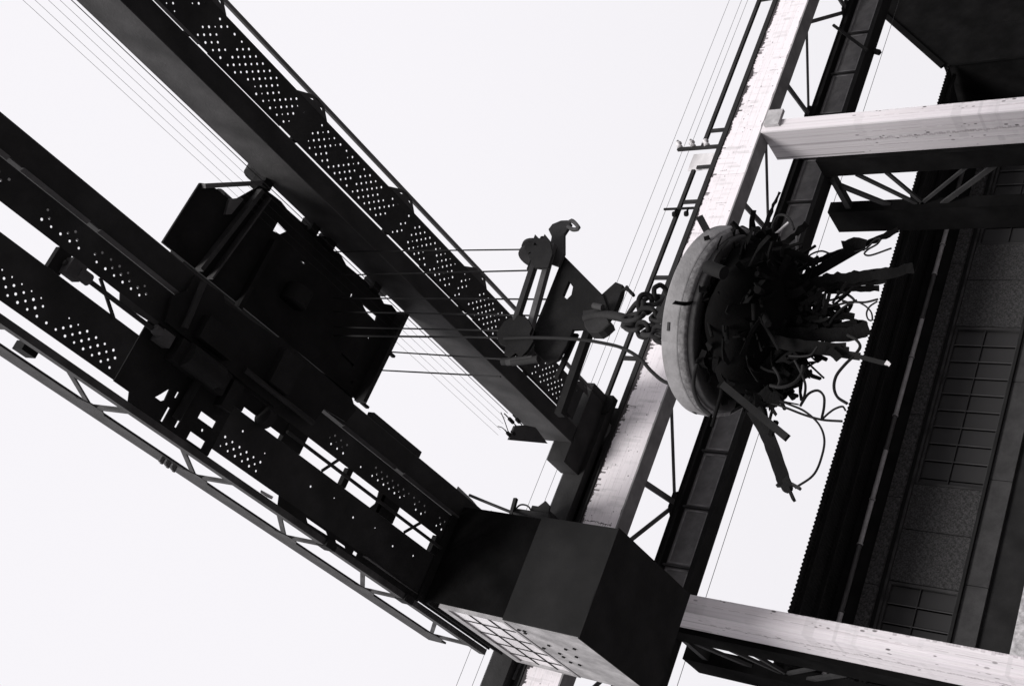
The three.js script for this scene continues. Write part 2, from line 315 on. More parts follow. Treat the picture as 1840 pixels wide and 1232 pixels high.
const gab = thing('gable_building', 'big black gabled shed wall filling the upper right corner beside the factory', 'building', [22, -EYE, 18.2]);
for (let k = 0; k < 9; k++) { const a = 17.72 + k, b = a + 0.995; part('wall_sheet', plateD([[a, -EYE], [b, -EYE], [b, 9.3 + (b - 17.7) * 0.97], [a, 9.3 + (a - 17.7) * 0.97]], 18, 0.05), M.nearBlack, gab); }
part('verge_board', bar([17.66, 9.3, 17.97], [26.7, 9.3 + 9 * 0.97, 17.97], 0.06, 0.1), M.nearBlack, gab);
part('eave_return', box(17.8, 17.87, -EYE, 9.36, 18.06, 20.2), M.nearBlack, gab); part('back_sheet', box(17.88, 26.7, -EYE, 10.2, 20.1, 20.2), M.nearBlack, gab);

// ---------------------------------------------------------------- travelling crane bridge
const crane = thing('overhead_crane', 'black steel overhead crane bridge of two girders with perforated walkways crossing to the runway', 'crane', [4.6, 8.6, 8]);
const DB0 = -4, DB1 = 12.45;
function girder(X0, X1, label, side) {
  const g = part('bridge_girder', [box(X0, X0 + 0.012, 10.2, 10.76, DB0, DB1), box(X1 - 0.012, X1, 10.2, 10.76, DB0, DB1), box(X0, X1, 10.762, 10.78, DB0, DB1)], M.lit, crane, label);  // webs paler than the flange: daylight put into the colour
  part('bottom_flange', box(X0 + 0.013, X1 - 0.013, 10.2, 10.216, DB0, DB1), M.steel, g);
  part('trolley_rail', box((X0 + X1) / 2 - 0.02, (X0 + X1) / 2 + 0.02, 10.782, 10.83, DB0, DB1), M.steel, g);
  part('end_plate', box(X0, X1, 10.2, 10.76, DB1 + 0.002, DB1 + 0.02), M.steel, g);
}
girder(5.9, 6.15, 'far girder with light put into its web colour');
girder(4.0, 4.28, 'near girder with a stepped edge');
for (const [a, b] of [[-3, 1.5], [1.7, 3.9], [4.05, 4.82], [4.95, 6.05], [8.6, 9.6], [9.75, 12.2]]) {
  part('edge_strip', plateD([[3.965, 10.19], [3.998, 10.15], [3.998, 10.19]], a, b - a), b > 8 ? M.rust : M.wornLit, crane);  // strips stand for lit flange edges, light put into their colour
  part('edge_strip', plateD([[6.152, 10.19], [6.17, 10.155], [6.17, 10.19]], a, b - a), b < 5.5 ? M.wornLit : M.steel, crane);
}
part('rail_clamp', box(4.285, 4.36, 10.2, 10.3, 8.95, 9.9), M.steel, crane);

// perforated floor plates: 25 mm holes on a 75 mm diagonal grid
const oct = (cx, cy, r) => Array.from({ length: 10 }, (_, i) => [cx + r * Math.cos(i * Math.PI / 5), cy + r * Math.sin(i * Math.PI / 5)]);
function walkway(X0, X1, cols, D0, D1, step, keep, U = 10.2) {
  for (let a = D0; a < D1 - 0.02; a += step) {
    const b = Math.min(D1, a + step - 0.0012), holes = [];
    cols.forEach((X, i) => { for (let D = Math.ceil(a / 0.1085) * 0.1085 + (i % 2) * 0.054; D < b - 0.03; D += 0.1085) if (D > a + 0.03 && keep(X, D)) holes.push(oct(X, D, Math.sin(X * 331 + D * 173) > 0.93 ? 0.008 : 0.0128 + 0.0012 * Math.sin(X * 77 + D * 91))); });
    part('walkway_plate', plateU(rect(X0, X1, a, b), U, 0.006, holes), M.steel, crane);
  }
}
const far = [3.07, 4.69, 6.31, 7.96, 9.55, 11.1, 12.2];
const blot = (X, D, th) => Math.sin(D * 7.3 + X * 11) + Math.sin(D * 3.1 - X * 17 + 1.3) + Math.sin(D * 13.7 + 2) < th;
walkway(6.172, 6.635, [6.24, 6.292, 6.345, 6.397, 6.45, 6.502, 6.555], -3, 12.3, 1.02, (X, D) => D > 1 && far.every((f) => Math.abs(D - f - (X - 6.4) * 0.5) > 0.1) && blot(X, D, 1.55) && (X < 6.58 || Math.abs((D * 0.62) % 1 - 0.5) < 0.25));
walkway(3.64, 3.96, [3.74, 3.792, 3.845], -3, 12.3, 1.02, (X, D) => D > 1 && D < 10.75 && (D < 5.7 || D > 8.5) && blot(X, D, 1.3) && Math.abs(D % 1.55 - 1.2) > 0.12);
walkway(2.925, 3.42, [3.0, 3.052, 3.105, 3.157, 3.21, 3.262], -3, 5.85, 0.99, (X, D) => D > 1 && D < 5.8 && X < 3.2 && blot(X, D, 1.9));
walkway(2.925, 3.42, [3.0, 3.052, 3.105, 3.157, 3.21, 3.262], 7.191, 10.85, 0.99, (X, D) => (D < 7.85 && X < 3.13 && D > 7.25) || Math.sin(D * 91 + X * 57) > 0.985);
part('cab_roof_plate', plateU(rect(2.84, 3.97, 10.79, 12.4), 10.165, 0.02), M.black, crane);
part('toe_plate', plateU([[2.837, 8.27], [2.924, 8.23], [2.924, 10.853], [2.837, 10.853]], 10.196, 0.012, [[[2.86, 8.75], [2.9, 8.7], [2.9, 9.05], [2.87, 9.1]], rect(2.86, 2.9, 9.55, 9.62), [[2.86, 9.25], [2.885, 9.22], [2.885, 9.4], [2.865, 9.42]]]), M.black, crane);
for (const f of far) {
  part('outrigger', box(6.17, 6.72, 10.207, 10.28, f - 0.03, f + 0.03), M.steel, crane);
  part('gusset_plate', plateU([[6.63, f - 0.29], [6.735, f - 0.1], [6.75, f], [6.735, f + 0.12], [6.63, f + 0.24]], 10.2, 0.012, [[[6.685, f - 0.1], [6.7, f - 0.02], [6.71, f - 0.06]], [[6.68, f + 0.13], [6.7, f + 0.06], [6.71, f + 0.1]]]), M.lit, crane);
}
part('walkway_rail', box(6.735, 6.778, 10.2, 10.24, -3, 12.9), M.wornLit, crane);
for (const [a, b] of [[1.5, 1.6], [3.0, 3.1], [4.72, 4.86], [5.96, 6.1], [7.12, 7.3], [7.92, 8.23], [8.95, 9.03], [9.6, 9.93], [10.7, 10.86]]) part('cross_bearer', box(3.422, 3.638, 10.19, 10.26, a, b), M.black, crane);
part('floor_fill', [box(3.48, 3.638, 10.2, 10.21, 7.3, 7.92)], M.black, crane);
part('drive_shaft', rod([3.53, 10.14, 4.8], [3.53, 10.14, 6.1], 0.024), M.steel, crane); part('drive_shaft', rod([3.525, 10.14, 7.9], [3.525, 10.14, 10.8], 0.02), M.steel, crane);
part('shaft_bearing', [box(3.44, 3.6, 10.07, 10.19, 4.83, 4.99), rod([3.52, 10.1, 4.95], [3.52, 10.1, 5.08], 0.06)], M.rust, crane);
part('shaft_bearing', [box(3.45, 3.58, 10.06, 10.19, 5.97, 6.12), rod([3.53, 10.1, 5.9], [3.53, 10.1, 6.0], 0.05)], M.rust, crane);
part('floor_brace', bar([3.63, 10.18, 5.2], [3.4, 10.18, 5.52], 0.03, 0.02), M.steel, crane);
part('floor_brace', bar([3.64, 10.18, 8.75], [3.42, 10.18, 8.6], 0.03, 0.02), M.steel, crane); part('floor_brace', bar([3.65, 10.18, 10.35], [3.42, 10.18, 10.15], 0.03, 0.02), M.steel, crane);
part('floor_patch', plateU([[3.56, 5.5], [3.64, 5.45], [3.64, 5.98], [3.6, 5.98]], 10.19, 0.012), M.lit, crane);
part('floor_patch', plateU([[3.42, 9.5], [3.5, 9.55], [3.64, 9.52], [3.64, 9.65], [3.42, 9.65]], 10.19, 0.012), M.steel, crane);
// drive deck between the near walkways, with its slots
const slots = [[[3.02, 6.33], [3.08, 6.37], [3.15, 6.41], [3.17, 6.43], [3.05, 6.44], [3.02, 6.41]], rect(3.13, 3.2, 6.52, 6.545), rect(2.86, 3.02, 6.51, 6.54), rect(2.89, 3.06, 6.68, 6.71), rect(3.1, 3.18, 6.87, 7.09), oct(3.025, 6.99, 0.017), rect(2.86, 2.95, 6.87, 7.085)];
part('drive_deck', plateU([[2.84, 6.1], [2.92, 6.06], [2.92, 5.86], [3.638, 5.86], [3.638, 7.11], [3.42, 7.12], [3.42, 7.19], [2.84, 7.19]], 10.2, 0.02, slots), M.black, crane);
part('machinery_cover', plateU([[3.66, 5.98], [3.9, 5.9], [4.05, 6.02], [4.22, 6.0], [4.26, 6.4], [4.2, 6.46], [4.27, 7.2], [4.3, 7.25], [4.28, 8.5], [4.2, 8.62], [4.02, 8.56], [3.98, 8.2], [3.8, 8.16], [3.72, 7.7], [3.65, 7.62]], 10.12, 0.03), M.black, crane);
part('machinery_box', box(3.7, 3.95, 9.98, 10.118, 6.3, 6.75), M.black, crane); part('machinery_box', box(3.8, 4.2, 10.0, 10.118, 7.3, 7.6), M.black, crane);
part('machinery_pipe', rod([3.7, 10.05, 6.15], [4.2, 10.07, 6.1], 0.035), M.steel, crane); part('machinery_pipe', rod([3.75, 10.06, 7.0], [3.75, 10.06, 8.1], 0.03), M.steel, crane); part('machinery_pipe', rod([2.95, 10.15, 6.62], [3.6, 10.12, 6.62], 0.045), M.black, crane);
part('drive_motor', [rod([3.5, 10.04, 6.3], [3.5, 10.04, 6.75], 0.13, 18), box(3.38, 3.62, 10.05, 10.19, 6.2, 6.9), rod([3.5, 10.04, 6.75], [3.5, 10.04, 6.83], 0.08, 14)], M.black, crane);
part('gear_case', box(3.3, 3.6, 10.06, 10.19, 6.95, 7.1), M.black, crane); part('gear_wheel', rod([3.5, 10.12, 7.5], [3.5, 10.12, 7.6], 0.11, 24), M.black, crane);
// outer lattice girder of the near walkway
const lat = part('lattice_girder', box(2.762, 2.835, 10.2, 10.3, -3, 12.4), M.rust, crane);
part('top_chord', [box(2.788, 2.796, 10.95, 11.26, -3, 12.47), box(2.797, 2.812, 10.95, 10.965, -3, 12.47)], M.rust, lat);
for (let k = -5; k < 5; k++) { const D = 6.23 + 1.49 * k; part('lattice_post', box(2.78, 2.815, 10.302, 10.928, D - 0.03, D + 0.03), M.rust, lat); part('lattice_diagonal', bar([2.8, 10.3, D - 0.8], [2.8, 10.95, D - 0.06], 0.02, 0.055), M.rust, lat); part('gusset_plate', plateX([[D - 0.22, 10.94], [D + 0.16, 10.94], [D + 0.05, 10.83], [D - 0.1, 10.83]], 2.778, 0.014), M.rust, lat); }
for (const [D, U] of [[5.15, 10.5], [9.2, 10.19], [10.7, 10.2]]) part('chord_bracket', box(2.75, 2.84, U - 0.03, U + 0.14, D - 0.1, D + 0.06), M.black, lat);
for (let k = 0; k < 6; k++) part('cable_cleat', rod([2.8, 11.0 + (k % 2) * 0.03, 7.25 + k * 0.045], [2.72, 11.0 + (k % 2) * 0.03, 7.25 + k * 0.045], 0.018, 8), M.wornLit, lat);
part('kick_plate', plateX([[9.7, 10.185], [10.9, 10.185], [11.3, 10.24], [9.72, 10.13]], 2.9, 0.012), M.wornLit, crane);
part('pale_plate', plateX([[8.02, 10.25], [8.12, 10.33], [8.2, 10.24], [8.16, 10.19]], 2.86, 0.02), M.pipe, crane);  // small pale paint patch along the chord
// end truck riding on the runway
const et = part('end_truck', [box(2.4, 6.9, 10.12, 10.44, 12.86, 13.0), box(2.4, 6.9, 10.12, 10.44, 13.24, 13.36), box(2.4, 6.9, 10.44, 10.46, 12.86, 13.36), box(5.6, 6.86, 10.2, 10.5, 12.46, 12.86), box(3.0, 4.9, 10.2, 10.44, 12.46, 12.86)], M.steel, crane);
part('buffer_plate', plateD([[6.62, 10.09], [6.8, 10.06], [6.95, 10.36], [6.8, 10.42], [6.5, 10.42]], 12.83, 0.03), M.black, et);
for (const X of [2.9, 6.4]) part('wheel', rod([X, 10.26, 13.02], [X, 10.26, 13.22], 0.18, 24), M.wornLit, et);
part('end_stay', tube([[4.85, 11.44, 12.3], [4.77, 11.02, 12.3], [4.58, 9.96, 12.3]], 0.022, 12), M.steel, crane); part('end_stay', bar([4.9, 10.62, 12.3], [4.44, 10.55, 12.3], 0.05, 0.05), M.steel, crane);
part('end_stay', bar([4.62, 10.86, 12.2], [4.46, 10.56, 12.2], 0.03), M.steel, crane); part('end_stay', bar([4.82, 10.5, 12.5], [4.5, 10.22, 12.5], 0.035), M.steel, crane);
part('end_bracket', plateD([[4.78, 10.69], [4.78, 10.04], [4.56, 9.94], [4.65, 10.14], [4.63, 10.64]], 12.35, 0.05), M.steel, crane); part('end_bracket', plateD([[4.79, 10.36], [4.97, 10.2], [4.91, 10.1], [4.8, 10.08]], 12.4, 0.03), M.steel, crane);
part('end_bracket', tube([[4.77, 10.63, 12.38], [4.85, 10.57, 12.38], [4.85, 10.44, 12.38], [4.79, 10.35, 12.38]], 0.012, 14), M.steel, crane);
part('corner_plate', plateD([[4.74, 11.64], [4.92, 11.62], [4.75, 11.27], [4.56, 10.95], [4.49, 11.12]], 12.2, 0.02), M.steel, crane);

// conductor bracket under the far girder
const cb = thing('conductor_bracket', 'dark triangular bracket bristling with small insulators on the far bridge girder', 'bracket', [5.5, 10.2, 11.4]);
part('arm_plate', plateU([[5.3, 11.31], [5.51, 11.31], [5.63, 11.5], [5.71, 11.7], [5.66, 12.06]], 10.25, 0.03), M.lit, cb);
for (const [x, s] of [[0, 'a'], [1, 'b'], [2, 'c'], [3, 'd']]) {
  const c = [[5.54, 10.26, 11.1], [5.61, 10.26, 11.25], [5.37, 10.26, 11.2], [5.42, 10.26, 11.31]][x], e = [[5.53, 10.26, 11.35], [5.6, 10.26, 11.44], [5.36, 10.26, 11.34], [5.42, 10.26, 11.41]][x];
  const f = [c[0] * 1.25 - e[0] * 0.25, c[1], c[2] * 1.25 - e[2] * 0.25];
  part('insulator', [rod(f, e, 0.008, 6), rod([c[0] * 0.75 + e[0] * 0.25, c[1], c[2] * 0.75 + e[2] * 0.25], [c[0] * 0.35 + e[0] * 0.65, c[1], c[2] * 0.35 + e[2] * 0.65], 0.026, 8)], M.black, cb);
}
part('guy_wire', tube([[5.52, 10.26, 10.97], [5.47, 10.26, 11.09], [5.41, 10.26, 11.2], [5.36, 10.26, 11.3]], 0.006, 12, 5), M.wire, cb); part('guy_wire', tube([[5.34, 10.26, 11.02], [5.37, 10.26, 11.11], [5.36, 10.26, 11.24], [5.34, 10.26, 11.34]], 0.006, 12, 5), M.wire, cb);
[5.56, 5.48, 5.4, 5.31, 5.23].forEach((X, i) => single('trolley_wire', ['first and nearest to the far girder', 'second from the far girder', 'middle one', 'second from the open side', 'outermost, farthest from the far girder'][i] + ' of five thin trolley wires beside the bridge', 'wire', rod([X, 10.22, -2], [X, 10.22, 11.05], i ? 0.0018 : 0.0045, 5), M.wire));

// ---------------------------------------------------------------- operator cab hanging under the near girder
const cab = thing('operator_cab', 'dark boxy operator cab with a pale side and barred windows, hung from the near girder', 'cab', [3.5, 7.8, 11.8]);
part('front_panel', box(2.86, 4.15, 7.82, 8.9, 10.87, 10.9), M.cabShaded, cab); part('recessed_panel', box(2.89, 4.13, 8.902, 10.15, 10.9, 10.93), M.nearBlack, cab);  // girder shade put into the front colour; upper sheet set back, nearly black
part('floor', box(2.84, 4.16, 7.8, 7.818, 10.86, 12.72), M.black, cab);
part('back_panel', box(2.86, 4.15, 7.82, 9.0, 12.68, 12.7), M.cabShaded, cab);
part('far_side', box(4.13, 4.15, 7.82, 8.9, 10.932, 12.678), M.cabShaded, cab);
part('corner_post', [box(4.09, 4.15, 8.9, 10.15, 12.63, 12.7), box(4.09, 4.15, 8.9, 10.15, 10.932, 10.95)], M.cabShaded, cab);
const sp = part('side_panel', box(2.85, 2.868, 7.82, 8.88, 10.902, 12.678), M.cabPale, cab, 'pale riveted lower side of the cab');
for (const [D, U] of [[11.48, 8.61], [11.66, 8.8], [11.47, 8.36], [11.36, 8.17], [11.73, 8.61], [11.85, 8.63], [11.7, 8.35], [12.02, 8.63], [12.04, 8.51], [11.1, 8.8], [11.1, 8.72], [11.18, 8.76]]) part('bolt', rod([2.835, U, D], [2.852, U, D], 0.022, 8), M.dark, sp);
const win = part('window', [box(2.84, 2.885, 8.88, 8.93, 10.902, 12.678), box(2.84, 2.885, 9.78, 9.9, 10.902, 12.678), box(2.84, 2.885, 8.93, 9.78, 10.902, 10.94), box(2.84, 2.885, 8.93, 9.78, 12.6, 12.678)], M.cabPale, cab);
for (const D of [11.29, 11.66, 12.03, 12.36]) part('glazing_bar', box(2.855, 2.872, 8.93, 9.78, D - 0.012, D + 0.012), M.dark, win);
for (const U of [9.2, 9.5]) part('glazing_bar', box(2.854, 2.873, U - 0.012, U + 0.012, 10.94, 12.6), M.dark, win);
[10.94, 11.29, 11.66, 12.03, 12.36].forEach((a, i, A) => { const b = A[i + 1] || 12.6; [[8.93, 9.188], [9.212, 9.488], [9.512, 9.78]].forEach(([u0, u1]) => part('pane', box(2.862, 2.866, u0, u1, a + 0.013, b - 0.013), skyGlass, win)); });
part('roof', box(2.86, 4.14, 10.1, 10.15, 10.935, 12.6), M.cabShaded, cab);

// ---------------------------------------------------------------- trolley
const tr = thing('crane_trolley', 'black hoist trolley filling the gap between the two bridge girders', 'trolley', [5.1, 10.8, 7.4]);
const deckHoles = [[[5.64, 6.99], [5.63, 7.16], [5.54, 7.1], [5.51, 6.99]], [[4.91, 8.61], [4.93, 8.63], [4.92, 8.87], [4.89, 8.86]], [[5.47, 7.48], [5.49, 7.57], [5.47, 7.6], [5.45, 7.54]], [[5.6, 8.55], [5.61, 8.86], [5.54, 8.88], [5.55, 8.69]], [[5.6, 8.35], [5.61, 8.39], [5.55, 8.39], [5.54, 8.37]], [[5.32, 8.87], [5.33, 8.91], [5.28, 8.9]], [[4.73, 8.93], [4.76, 8.96], [4.7, 8.97]]];
part('deck', plateU([...[[4.56, 5.9], [5.35, 5.93], [5.41, 6.03], [5.43, 6.17], [5.43, 6.36], [5.74, 6.53], [5.81, 6.56], [5.82, 6.63], [5.84, 6.79], [5.85, 6.9], [5.83, 7.02], [5.84, 7.33], [5.9, 7.43], [5.84, 7.45], [5.83, 7.51], [5.93, 7.67], [5.85, 7.81], [5.88, 7.96], [5.83, 8.1], [5.84, 8.25], [5.85, 8.45], [5.84, 8.54], [5.84, 8.75], [5.8, 8.87], [5.86, 8.99], [5.84, 9.11], [5.92, 9.23], [4.6, 9.24]]], 10.8, 0.03, deckHoles), M.black, tr);
part('end_brace', bar(...[[5.33, 10.78, 5.96], [5.85, 10.78, 6.57]], 0.05, 0.1), M.wornLit, tr);
part('side_channel', bar(...[[4.56, 10.74, 6.39], [5.74, 10.74, 6.57]], 0.05, 0.1), M.lit, tr); part('side_channel', bar(...[[4.56, 10.74, 6.55], [5.74, 10.74, 6.7]], 0.02, 0.1), M.rust, tr);
part('junction_box', plateU([[5.25, 6.35], [5.42, 6.3], [5.53, 6.42], [5.53, 6.45], [5.3, 6.41]], 10.76, 0.04), M.wornLit, tr);
part('end_channel', bar(...[[4.57, 10.72, 9.13], [5.84, 10.72, 9.15]], 0.06, 0.16), M.steel, tr);
const wheelP = [6.62, 7.66, 8.2, 8.72];
for (const X of [6.02, 4.14]) for (const D of [6.6, 8.8]) part('wheel', rod([X - 0.06, 10.99, D], [X + 0.06, 10.99, D], 0.16, 20), M.steel, tr);
for (const D of [6.6, 7.42, 7.72, 8.6]) part('axle_box', box(5.8, 5.98, 10.72, 10.95, D - 0.06, D + 0.06), M.black, tr);
for (const X of [4.85, 5.45]) part('hoist_drum', rod([X, 11.25, 6.4], [X, 11.25, 8.4], 0.22, 24), M.black, tr);
part('hoist_motor', [rod([4.75, 11.15, 8.5], [4.75, 11.15, 9.1], 0.24, 20), box(4.5, 5.0, 10.84, 11.0, 8.5, 9.1)], M.black, tr);
part('under_gear', box(4.5, 5.4, 10.7, 10.79, 7.0, 7.06), M.black, tr);
part('sheave', rod([4.95, 10.7, 7.6], [5.15, 10.7, 7.6], 0.16, 22), M.black, tr);
for (const q of [[5.34, 10.78, 9.24], [4.6, 10.78, 9.21]]) part('rope_guide', bar(q, [q[0], q[1], q[2] + 0.12], 0.03, 0.05), M.black, tr);

// ropes from the trolley to the load beam
const ropeTop = [[5.85, 10.8, 7.86], [5.62, 10.8, 8.01], [5.4, 10.8, 8.16], [5.27, 10.8, 8.25], [5.12, 10.8, 8.35], [5.04, 10.8, 8.41], [5.35, 10.8, 9.26], [5.08, 10.8, 9.25]], ropeBot = [[5.78, 7.93, 7.8], [5.52, 7.68, 7.8], [5.18, 7.17, 7.8], [4.99, 7.28, 7.8], [4.81, 7.61, 7.8], [4.73, 7.62, 7.8], [4.49, 7.53, 7.8], [4.3, 7.48, 7.8]];
['uppermost steel rope, meeting the top of the upper sheave block', 'steel rope ending on the lower rim of the upper sheave block', 'steel rope ending on the thick middle spreader bar', 'steel rope passing behind the two slim spreader bars', 'upper of two close steel ropes entering the lower sheave block', 'thickest steel rope, lower of two close ones into the lower sheave block', 'steel rope leaving the trolley end plate towards the lower sheave block', 'lowest steel rope, starting low on the trolley end plate'].forEach((l, i) =>
  single('hoist_rope', l, 'rope', rod(ropeTop[i], ropeBot[i], i === 5 ? 0.011 : 0.0085, 6), M.rope));

// ---------------------------------------------------------------- load beam with hook
const hb = thing('load_beam', 'dark load beam with sheave blocks at both ends and a hook, hanging on the ropes', 'hoist beam', [5.1, 6.4, 7.8]);
part('spreader_bar', bar(...[[5.61, 7.64, 7.78], [4.62, 7.53, 7.78]], 0.06, 0.06), M.lit, hb);
part('spreader_bar', bar(...[[5.75, 7.43, 7.7], [4.44, 7.22, 7.7]], 0.06, 0.06), M.wornLit, hb, 'grey spreader bar, light put into its paler colour');  // light on this bar is put into its paler grey
part('spreader_bar', bar(...[[5.62, 7.29, 7.86], [4.7, 7.28, 7.86]], 0.1, 0.1), M.black, hb);
part('spreader_bar', bar(...[[4.96, 6.76, 7.9], [4, 6.71, 7.9]], 0.075, 0.075), M.black, hb); part('spreader_bar', bar(...[[4.89, 6.93, 7.95], [4.4, 6.95, 7.95]], 0.03, 0.05), M.black, hb);
part('cheek_plate', plateD([[5.57, 7.33], [5.71, 7.36], [5.22, 6.67], [5.05, 6.54], [4.91, 6.54], [4.82, 6.62], [4.86, 6.74], [4.85, 6.86], [4.67, 6.86], [4.52, 6.89], [4.46, 6.98], [4.6, 7.21], [4.85, 7.29], [5.2, 7.32]], 7.8, 0.025, [[[5.39, 7.14], [5.32, 7.06], [5.23, 7.04], [5.18, 7.07], [5.22, 7.14]]], 0.006), M.black, hb);
part('arm_plate', plateD([[5.58, 7.45], [5.89, 7.53], [5.98, 7.61], [6.04, 7.59], [6.08, 7.5], [6.08, 7.42], [6.04, 7.36], [5.91, 7.39], [5.68, 7.29], [5.53, 7.29]], 7.74, 0.03, [], 0.004), M.lit, hb);
part('arm_plate', plateD([[5.18, 6.76], [5.39, 6.61], [5.36, 6.52], [5.25, 6.5], [5.09, 6.5], [4.94, 6.56]], 7.82, 0.06, [], 0.004), M.black, hb);
part('latch_ring', tube([[6.04, 7.37, 7.72], [6.06, 7.35, 7.72], [5.96, 7.22, 7.72], [5.95, 7.28, 7.72], [5.99, 7.36, 7.72]], 0.022, 24), M.wornLit, hb); part('latch_ring', tube([[5.26, 6.49, 7.8], [5.3, 6.46, 7.8], [5.3, 6.43, 7.8], [5.24, 6.34, 7.8]], 0.018, 16), M.black, hb);
part('latch_ring', tube([[5.33, 6.45, 7.8], [5.28, 6.4, 7.8], [5.23, 6.33, 7.8]], 0.016, 10), M.black, hb);
{ // sheaves, their axes along the spreader bars
  const a = new THREE.Vector3(...(() => { const [p, q] = [[5.73, 7.54, 7.8], [4.78, 7.49, 7.8]]; return [p[0] - q[0], p[1] - q[1], 0.05]; })()).normalize();
  const off = (p, k) => [p[0] + a.x * k, p[1] + a.y * k, p[2] + a.z * k];
  const [c1, c2] = [[5.72, 7.68, 7.8], [4.75, 7.48, 7.8]];
  for (const [c, n] of [[c1, 0], [c2, 1]]) {
    part('sheave', [rod(off(c, -0.06), off(c, -0.03), 0.18, 28), rod(off(c, 0.03), off(c, 0.06), 0.18, 28), rod(off(c, -0.03), off(c, 0.03), 0.15, 28)], n ? M.black : M.lit, hb);
    part('axle', rod(off(c, -0.2), off(c, 0.2), 0.04, 12), M.black, hb);
  }
  part('guard_plate', plateD([[5.64, 7.66], [5.7, 7.67], [5.66, 7.59], [5.67, 7.59], [5.8, 7.6], [5.75, 7.53], [5.75, 7.48], [5.8, 7.48], [5.72, 7.38], [5.56, 7.28], [5.4, 7.26], [5.4, 7.43]], 7.58, 0.03, [[[5.67, 7.56], [5.7, 7.56], [5.66, 7.5]], [[5.57, 7.58], [5.59, 7.56], [5.57, 7.55], [5.56, 7.57]]]), M.steel, hb);
  part('guard_plate', plateD([[4.67, 7.58], [4.8, 7.55], [4.85, 7.49], [4.81, 7.44], [4.88, 7.42], [4.84, 7.28], [4.74, 7.18], [4.67, 7.18], [4.6, 7.1], [4.5, 7.12], [4.43, 7.16], [4.46, 7.25], [4.41, 7.29], [4.44, 7.38], [4.53, 7.4], [4.56, 7.5]], 7.62, 0.03, []), M.black, hb);
  for (const k of [0, 1, 2]) part('roller', rod(...[[4.38, 7.4, 7.66], [4.43, 7.11, 7.66]].map((p, i) => [p[0], p[1] - k * 0.06, p[2]]), 0.035, 12), k === 1 ? M.lit : M.steel, hb);
}
const hk = part('hook', [tube([[4.93, 6.73, 7.74], [4.97, 6.59, 7.74], [4.97, 6.43, 7.74], [4.94, 6.27, 7.74], [4.91, 6.19, 7.74], [4.86, 6.19, 7.74], [4.88, 6.27, 7.74]], 0.042, 40, 12), plateD([[5.01, 6.77], [5.03, 6.62], [4.92, 6.46], [4.88, 6.43], [4.82, 6.47], [4.79, 6.51], [4.79, 6.61], [4.85, 6.68]], 7.74, 0.1, [], 0.01)], M.steel, hb);
part('hook_nut', rod(...[[5.05, 6.65, 7.7], [5.03, 6.54, 7.7]], 0.03, 10), M.lit, hk);

// chains
function link(A, B, w, r, turn) {                // one oval chain link from A to B
  const a = v3(A), b = v3(B), d = b.clone().sub(a), L = d.length() / 2; d.normalize();
  let s = new THREE.Vector3(0.54, 0, 0.84).cross(d).normalize(); s.applyAxisAngle(d, turn);
  const m = a.add(b).multiplyScalar(0.5), pts = [];
  for (let i = 0; i < 20; i++) { const t = i / 20 * 2 * Math.PI, c = Math.cos(t), q = Math.sin(t); pts.push(m.clone().addScaledVector(d, Math.sign(c) * Math.pow(Math.abs(c), 0.7) * (L + r)).addScaledVector(s, q * w)); }
  return norm3(new THREE.TubeGeometry(new THREE.CatmullRomCurve3(pts, true), 36, r, 7, true));
}
function chain(label, pts, r, w) {
  const t = thing('sling_chain', label, 'chain', pts[0]);
  for (let i = 0; i < pts.length - 1; i++) part('link', link(pts[i], pts[i + 1], w, r, i % 2 ? 1.25 : 0.1), i % 2 ? M.black : M.steel, t);
}
chain('sling chain with the slackest bend, on the far lug of the magnet', [[4.92, 6.24, 7.75], [5.08, 6.14, 7.7], [5.11, 6.09, 7.75], [5.25, 6.12, 7.85], [5.41, 6.16, 8]], 0.024, 0.085);
chain('taut long-linked sling chain running straight from hook to magnet', [[4.93, 6.23, 7.7], [4.87, 6.02, 7.6], [4.85, 5.83, 7.55], [4.84, 5.7, 7.55]], 0.022, 0.075);
chain('sling chain drooping to the near lug of the magnet', [[4.93, 6.27, 7.8], [4.75, 5.99, 7.6], [4.67, 5.81, 7.5], [4.59, 5.65, 7.4], [4.53, 5.5, 7.35]], 0.022, 0.065);
{ const t = thing('chain_ring', 'loose round ring of the sling lying against the magnet rim', 'ring', [[4.51, 5.53, 7.3]][0]); part('ring', link(...[[4.52, 5.57, 7.3], [4.5, 5.5, 7.3]], 0.05, 0.018, 0), M.black, t); part('inner_ring', link(...[[4.5, 5.53, 7.28], [4.49, 5.49, 7.28]], 0.02, 0.012, 0), M.steel, t); }

